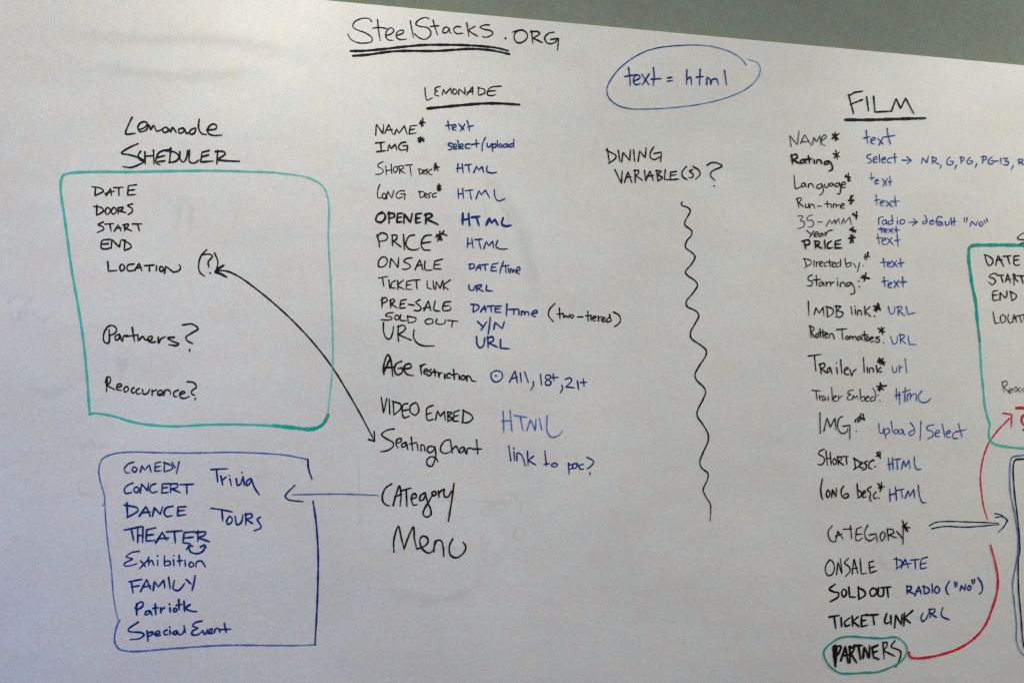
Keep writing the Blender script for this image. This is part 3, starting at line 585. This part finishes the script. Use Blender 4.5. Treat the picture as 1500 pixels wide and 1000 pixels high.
848,453 855,500 862,547;836,492 887,490;890,515 922,505 910,490 890,505 893,547 922,550;935,493 990,552;977,488 933,552;1025,458 1035,567;1003,515 1052,510
#words|Directed by|K|9
175,678 200,752;168,680 230,695 242,720 180,762;265,698 265,757;285,708 288,752;288,725 312,705;315,730 347,720 335,705 315,720 320,747 347,748;382,710 360,725 362,750 387,745;405,688 412,757;388,712 432,710;430,735 462,725 450,712 430,725 435,754 462,752;492,715 470,730 475,757 500,745;508,688 508,752;548,678 560,757;560,730 600,715 600,745 562,757;628,723 650,762;682,718 663,802;713,743 717,748
#asterisk|thin asterisk after Directed by|K|10
730,638 725,697;757,613 745,702;-768,618 755,645 782,672;718,670 775,655
#word|text|M|10
900,678 910,762;876,715 937,710;935,735 967,720 955,708 938,722 940,752 970,752;978,703 1032,757;1022,698 978,762;1055,678 1062,760;1033,725 1090,715
#word|Starring|K|10
247,828 210,850 215,875 250,890 240,925 203,930;285,833 290,927;258,875 327,870;340,890 315,905 315,932 340,920 345,895 357,927;375,893 378,932;380,910 402,890;415,893 418,932;420,910 447,890;480,888 482,932;478,860 480,865;505,937 510,900 540,900 552,937;602,895 565,905 565,930 595,920 605,900 635,955 632,997 597,1004;673,883 677,888;678,933 682,938
#asterisk|bold smeared asterisk after Starring|K|13
688,852 782,862;742,798 720,892;703,830 777,867
#word|text|M|11
905,848 915,937;888,890 947,880;945,920 977,905 965,895 945,910 950,942 977,942;998,883 1042,942;1037,878 998,947;1075,846 1080,942;1048,895 1112,890
@1160 420 6.25
#words|IMDB link|K|10
150,132 155,260;-203,252 220,188 250,242 285,183 292,267;320,178 325,272;308,180 370,200 377,240 325,277;405,173 410,272;393,175 447,180 415,215 467,235 450,272 398,275;540,178 552,252;580,203 582,252;576,176 578,180;600,257 605,215 630,220 637,262;665,178 670,262;-712,183 670,225 722,272;753,266 757,270
#asterisk|bold asterisk after IMDB link|K|14
743,170 817,217;787,143 768,237;748,217 802,158;800,178 812,217
#word|URL|M|9
880,178 905,247 930,240 942,200 935,178;970,178 975,262;958,185 1002,180 1005,200 975,215;975,215 1032,264;-1046,178 1060,250 1132,235
#words|Rotten Tomatoes|K|10
165,353 175,462;158,360 195,370 200,395 170,405;170,405 207,462;225,430 215,450 230,464 245,445 225,430;255,383 260,462;280,393 285,462;238,420 307,410;300,440 327,430 315,420 300,435 305,462 327,462;340,467 345,430 370,430 387,477;408,390 502,382;455,388 465,480;505,450 490,465 505,480 520,462 505,450;525,477 530,450 550,460 555,477 560,455 580,455 592,482;620,450 600,465 605,487 625,475 630,455 642,487;660,408 665,492;640,440 692,438;690,455 675,475 690,492 705,475 690,455;715,475 742,465 730,455 715,470 720,500 747,495;797,455 765,465 800,485 790,507 758,498;836,510 840,514
#asterisk|bold asterisk after Rotten Tomatoes|K|13
783,378 857,417;820,363 832,442;798,417 852,368
#word|URL|M|9
903,453 930,522 955,515 967,448;990,428 995,522;983,440 1027,440 1025,465 995,480;995,480 1047,522;-1063,448 1075,527 1142,525
#words|Trailer link|K|11
148,633 270,617;205,630 220,772;255,703 270,802;248,710 295,700 302,725 270,747;270,747 322,790;345,735 325,755 325,782 345,770 350,740 367,792;410,738 417,797;404,692 406,697;445,668 457,792;480,765 517,745 500,735 480,755 487,797 520,802;530,758 548,812 562,775 587,753;655,648 662,782;690,733 692,782;710,787 715,742 740,745 747,782;772,720 782,787;-812,738 782,762 812,783;813,774 817,778
#asterisk|bold scribbled asterisk after Trailer link|K|14
778,682 862,692;798,648 852,722;837,648 815,717;785,660 800,705
#word|url|M|9
918,728 930,782 955,775 962,733;985,715 985,787;985,745 1012,728;1035,658 1052,787
@1180 550 6.25
#words|Trailer Embed|K|8
58,132 135,138;95,138 105,222;125,178 130,222;130,195 150,180;167,185 150,205 160,227 178,210 175,190 187,227;205,188 208,230;238,106 245,227;255,200 282,190 270,180 255,195 262,232 287,230;300,183 303,232;305,205 337,178;437,128 395,140 385,160 415,170 385,190 385,217 422,215;430,217 437,180 452,205 470,180 480,218;498,123 505,222;505,200 535,190 542,220 508,230;550,205 582,195 570,185 552,200 555,232 582,230;622,190 595,205 600,232 630,220;615,113 637,150 640,185 632,227;663,173 667,178;678,226 682,230
#asterisk|bold asterisk and dash after Trailer Embed|K|13
643,92 717,132;682,58 675,152;658,132 702,78;708,95 747,87
#word|HTML|M|10
830,120 832,217;855,148 864,264;818,180 872,172;912,108 905,237;883,150 957,128;927,232 938,168 957,160 960,222;960,190 988,163 1010,172 1014,227;1062,138 1030,190 1050,235 1100,242 1147,206
#word|IMG|K|10
130,338 133,527;-166,507 195,383 225,472 268,383 277,492;340,372 315,380 295,420 295,480 330,527 377,510 385,480;-340,460 405,453 403,582;460,503 464,508
#asterisk|smeared asterisk after IMG in the FILM list|K|12
483,373 552,402;507,333 495,422;530,343 547,407;447,402 445,427;468,385 478,430
#words|upload / select|M|10
670,438 680,522 705,525 717,478;713,488 737,577;718,496 758,482 768,512 732,542;785,418 797,517;830,490 808,510 825,532 847,510 830,490;884,488 856,500 856,528 878,528 892,497 898,532 916,537;958,428 990,470 997,520 960,547 945,522 987,497;1057,418 1048,592;1177,448 1120,460 1110,490 1160,510 1167,550 1118,577;1185,530 1227,515 1210,495 1190,515 1190,552 1227,555;1250,438 1277,562;1290,530 1327,515 1310,500 1290,520 1300,562 1332,560;1387,505 1350,530 1355,572 1397,570;1400,438 1432,562;1385,512 1472,490
#word|SHORT|K|11
172,670 130,690 120,715 165,745 172,780 150,812 108,810;186,688 200,817;225,698 234,817;190,760 230,750;265,755 248,780 265,814 285,790 265,755;295,738 300,817;288,740 327,745 325,770 300,780;300,780 347,817;338,738 392,738;370,738 378,812
#word|DESC in bold|K|12
447,753 457,852;438,755 495,790 492,820 440,857;500,812 522,800 512,785 500,800 500,837 527,842;567,778 537,795 557,815 550,850 518,862;612,770 582,800 582,842 612,852;623,770 626,778;634,828 638,834
#asterisk|bold asterisk after SHORT DESC in the FILM list|K|11
648,698 692,762;682,688 685,762;660,690 650,740;643,737 692,717
#word|HTML|M|11
758,753 770,862;795,748 800,857;753,810 800,800;808,765 870,760;835,765 842,857;-878,852 897,773 915,832 945,768 957,852;995,738 1000,820 1020,855 1060,852
@1185 690 6.25
#word|LONG in bold|K|13
123,68 108,150 112,220 127,257;175,170 158,200 170,237 192,210 175,170;-207,237 212,163 247,232 252,150;315,135 295,170 300,220 332,242 360,225 352,202 318,212
#word|DESC in bold|K|12
440,112 450,242;440,163 482,195 475,225 450,240;492,207 515,190 505,175 492,195 498,237 522,230;567,138 532,165 562,195 556,240 567,272;612,188 590,215 600,247 622,240;638,238 642,243
#asterisk|bold asterisk after LONG DESC in the FILM list|K|11
623,102 672,162;667,88 650,195;633,152 697,135
#word|HTML|B|10
738,158 742,272;790,138 802,267;733,215 800,197;803,172 870,158;845,165 855,242;-878,247 907,173 922,228 957,160 967,242;1000,123 1010,220 1035,280 1070,286
#word|CATEGORY|K|10
212,496 178,540 175,580 205,637 242,640;-243,642 262,543 312,617;243,590 308,567;310,525 392,524;378,493 390,614;478,506 436,522;437,520 428,575 426,624;430,574 486,570;426,624 450,632 486,606;537,488 510,550 520,612 560,632 602,600;-552,577 612,568 624,642;670,550 650,590 665,632 690,605 690,562 670,550;713,523 727,632;713,525 765,530 772,560 725,577;725,577 802,607;798,543 852,607;860,488 858,667
#asterisk|bold asterisk touching the Y of CATEGORY|K|12
848,438 887,547;850,500 932,517;897,463 860,507;907,557 878,498
#word|ONSALE|K|12
190,808 157,855 150,910 175,952 215,937 232,880 215,822 185,806;-252,940 265,830 302,935 287,798;362,793 325,835 365,870 377,905 333,962;-395,937 412,798 447,932;393,890 445,880;-468,798 478,937 527,930;-590,820 548,830 560,928 622,905;550,880 600,868
#word|DATE|B|11
800,788 807,892;778,800 845,815 852,850 793,892;-843,887 880,798 912,882;850,852 937,840;932,810 1010,803;970,805 975,892;1082,783 1032,800 1025,887 1077,877;1030,845 1072,835
@1195 820 5.5556
#words|SOLD OUT in bold|K|14
157,193 110,235 145,255 185,265 182,295 115,337;225,235 210,265 225,297 250,270 240,240 225,235;-268,218 275,297 322,299;345,213 350,317;343,220 395,250 402,280 348,317;465,225 440,255 455,292 495,265 490,235 465,225;510,223 510,287 545,287 552,228;533,222 612,215;580,222 590,302
#words|RADIO ("No")|B|12
740,203 745,272;738,210 777,215 770,240 745,247;745,247 802,272;-806,287 838,208 857,272;815,252 857,247;880,208 882,272;868,210 915,225 922,255 883,272;945,193 950,267;985,210 965,240 985,267 1007,240 985,210;1087,168 1060,220 1068,265 1082,277;1130,173 1135,217;1147,178 1150,212;-1176,242 1182,203 1213,242 1218,193;1245,205 1235,237 1255,240 1262,215 1245,205;1270,158 1278,192;1290,153 1292,182;1318,138 1350,190 1352,250 1328,274
#words|TICKET LINK in bold|K|14
108,459 192,447;148,455 162,552;205,468 210,542;272,468 235,500 240,532 277,525;295,453 300,537;-342,458 300,495 352,537;-417,438 370,450 370,537 422,525;370,490 407,485;408,446 507,439;465,445 475,522;577,433 560,490 570,512 602,500;610,448 612,522;-640,547 650,443 695,522 702,438;720,428 715,532;-787,408 720,467 767,507
#word|URL|B|11
872,423 855,470 870,494 900,470 917,423;925,393 930,467;918,400 967,395 965,420 930,432;930,432 985,462;1032,383 1020,440 1035,460 1087,482
#word|PARTNERS in bold|K|17
155,693 150,790 160,862;150,703 202,697 192,740 160,782;142,700 146,800;168,705 162,830;-203,812 238,700 262,832;215,775 268,765;275,698 276,832;270,702 312,715 285,760;285,760 332,832;310,692 378,690;345,690 362,802;-383,792 392,700 432,792 436,688;-502,688 456,708 468,785 512,802;460,748 502,735
#word|last letters of PARTNERS, thinner|K|11
545,663 555,802;545,670 577,665 575,700 550,732;550,732 642,777;642,653 612,700 660,720 690,742 685,790 648,867
#oval|teal oval drawn round PARTNERS|D|13
650,625 630,621 540,632 400,625 260,617 180,635 90,700 65,740 75,800 120,865 190,912 280,918 400,910 500,905 600,870 690,820 735,760 740,710 700,650 655,622
@0 0 1
#arrow|lower part of the red curve running out from PARTNERS|R|3
1330.9,954.1 1332.7,960.4 1339,962.7 1357,961.8 1384,955.9 1407.4,946.9 1429,931.6 1443.4,913.6 1452.4,892 1459.6,868.6 1461.4,847 1458,826 1450.6,797.5
#arrow|upper part of the red curved arrow with its open head|r|2.5
1478.5,612.8 1462.8,628.8 1450,645.6 1442.8,661.6 1438,680.8 1436,700 1437.5,719 1440.8,742 1446.4,760;-1469.2,604.8 1482,606.9 1481.2,625.6
#word|red question mark cut off at the right edge of the photo|R|3.6
1488.7,597.3 1499.6,597.6 1507,602 1506,607 1500,608 1496.4,612 1497,618 1499.5,622;1499,629 1501,629
#box_outline|top and upper left side of the teal box at the right edge|D|3.8
1530,361 1500,359.5 1470,358.8 1440,359 1426,359.5 1420.5,362 1419,370 1419,382 1421,396 1424,418 1429,442 1431,465 1435,500
#box_outline|thinner lower left corner of the teal box at the right edge|T|2.8
1435,500 1437.2,540 1439.6,564 1442.8,596 1446.8,612 1449.7,621.6 1448.4,632.8 1450,644 1458,650.4 1474,653.6 1500,656.5 1530,658
@1350 320 10
#word|DATE|K|19
915,533 970,545 1040,600 1040,650 990,690 960,650 930,555;-1085,680 1120,540 1202,700;1095,605 1185,605;1195,555 1310,545;1255,550 1292,668;-1425,545 1352,552 1350,660 1385,690 1435,675;1355,608 1422,603
#word|START|K|17
1100,812 1050,803 988,850 1060,880 1082,930 1030,967 983,930;1108,832 1202,830;1160,835 1192,937;-1228,922 1260,808 1302,942;1240,890 1312,890;1345,808 1355,972;1338,820 1377,830 1360,872;1360,872 1412,925;1398,837 1502,840;1455,840 1487,952
@1350 400 10
#word|END|K|17
-1112,253 1040,265 1042,385 1070,402 1132,385;1040,320 1112,315;-1150,392 1146,278 1222,362;1222,362 1247,330 1246,253;1298,262 1325,402;1292,265 1385,320 1380,362 1318,402
#word|LOCATION cut off at the right edge|K|14
-1045,566 1075,737 1142,722;1185,605 1155,640 1170,722 1210,715 1232,650 1185,605;1270,603 1262,680 1290,727 1327,715;-1332,717 1352,598 1392,717;1335,662 1392,655;1388,627 1492,608;1435,630 1465,722;1497,598 1502,702;1550,610 1525,650 1540,700 1575,690 1580,640 1550,610;-1600,700 1605,600 1655,690 1660,595
@1380 330 12.5
#word|first letter of a heading cut off at the right edge|K|18
1560,110 1500,135 1420,182 1383,222 1395,250 1500,265 1560,275;1560,295 1500,315 1440,335 1410,352
@1410 540 6.25
#word|Reoccurence cut off at the right edge|k|8
362,118 380,217;357,120 400,113 407,140 375,162;375,162 432,224;425,200 457,190 440,175 425,190 430,217 457,212;485,163 470,185 485,207 502,185 485,163;530,168 510,190 527,214;562,173 545,195 562,217;590,175 585,210 610,205 612,178
@1350 650 3.0303
#box_outline|blue outline of the double box at the right edge|b|5.5
560,30 455,48 402,58 395,70 392,200 415,330 428,430 420,520 403,620 410,700 420,800 420,870 435,915 455,935 520,955
#box_outline|black outline of the double box at the right edge|K|5.5
560,52 455,65 415,70 407,90 410,200 425,330 435,460 428,520 430,650 440,760 450,880 458,905 520,930
#arrow|double arrow after CATEGORY, black line|K|5
35,362 60,348 100,343 200,345 340,350;325,308 350,313 374,330
#arrow|double arrow after CATEGORY, blue line|B|5.5
45,375 100,365 200,368 280,362 345,356;328,325 360,322 378,338 365,365 340,390;-374,330 382,338 362,372
"""
build_writing(WRITING)

# ------------------------------------------------------------------ wiped smudges and ghosts of old writing
SMUDGES = """
12|172,520 178,535 176,555|smudge between Partners? and Reoccurence?
9|183,522 186,540|
9|1288,812 1293,826|smudge after ONSALE in the FILM list
14|1296,822 1294,835|
9|266,290 262,318 258,345|wiped vertical streaks inside the teal schedule box
9|283,292 281,312 278,340|
7|690,295 688,320 694,345|ghost of erased letters beside the first list
7|708,290 712,318 709,340|
6|728,298 745,318 733,342|
6|12,450 22,470 34,450 44,468|
6|115,642 120,655 132,645 144,656 156,646|ghost of erased words left of the category list
7|128,700 116,708 118,722 134,722|
6|142,702 152,716 158,704|
26|60,40 180,58 330,60 470,92|broad wiped streak near the top left
22|120,95 260,112 400,104|
4|2,432 16,428 12,444 30,430 38,446 52,432 66,444|ghost of erased words at the left edge
4|10,462 30,456 26,472 44,458 62,470 78,456 96,466|
20|30,560 70,575 110,560|
30|700,240 760,330 790,450|
24|560,860 640,880 720,850|
4|524,650 526,700 528,760 529,803|ghost of an erased box near Menu
4|529,803 580,806 640,804 690,800|
4|622,735 690,732 760,740|ghost of an erased line
6|700,738 712,756 722,738 730,756|ghost of erased letters right of CATEGORY
6|760,770 752,786 764,790 770,776|
6|706,780 708,796 720,792|
5|735,720 762,734 758,760|
6|1034,82 1036,84|
6|372,690 378,700 396,694|
"""
for i, l in enumerate(SMUDGES.strip().splitlines()):
    w, pts, lab = l.split('|')
    P = [tuple(map(float, q.split(','))) for q in pts.split()]
    ink_object('smudge', lab or 'faint grey wiped smudge', 'G', float(w), [(False, P)], soft=True)
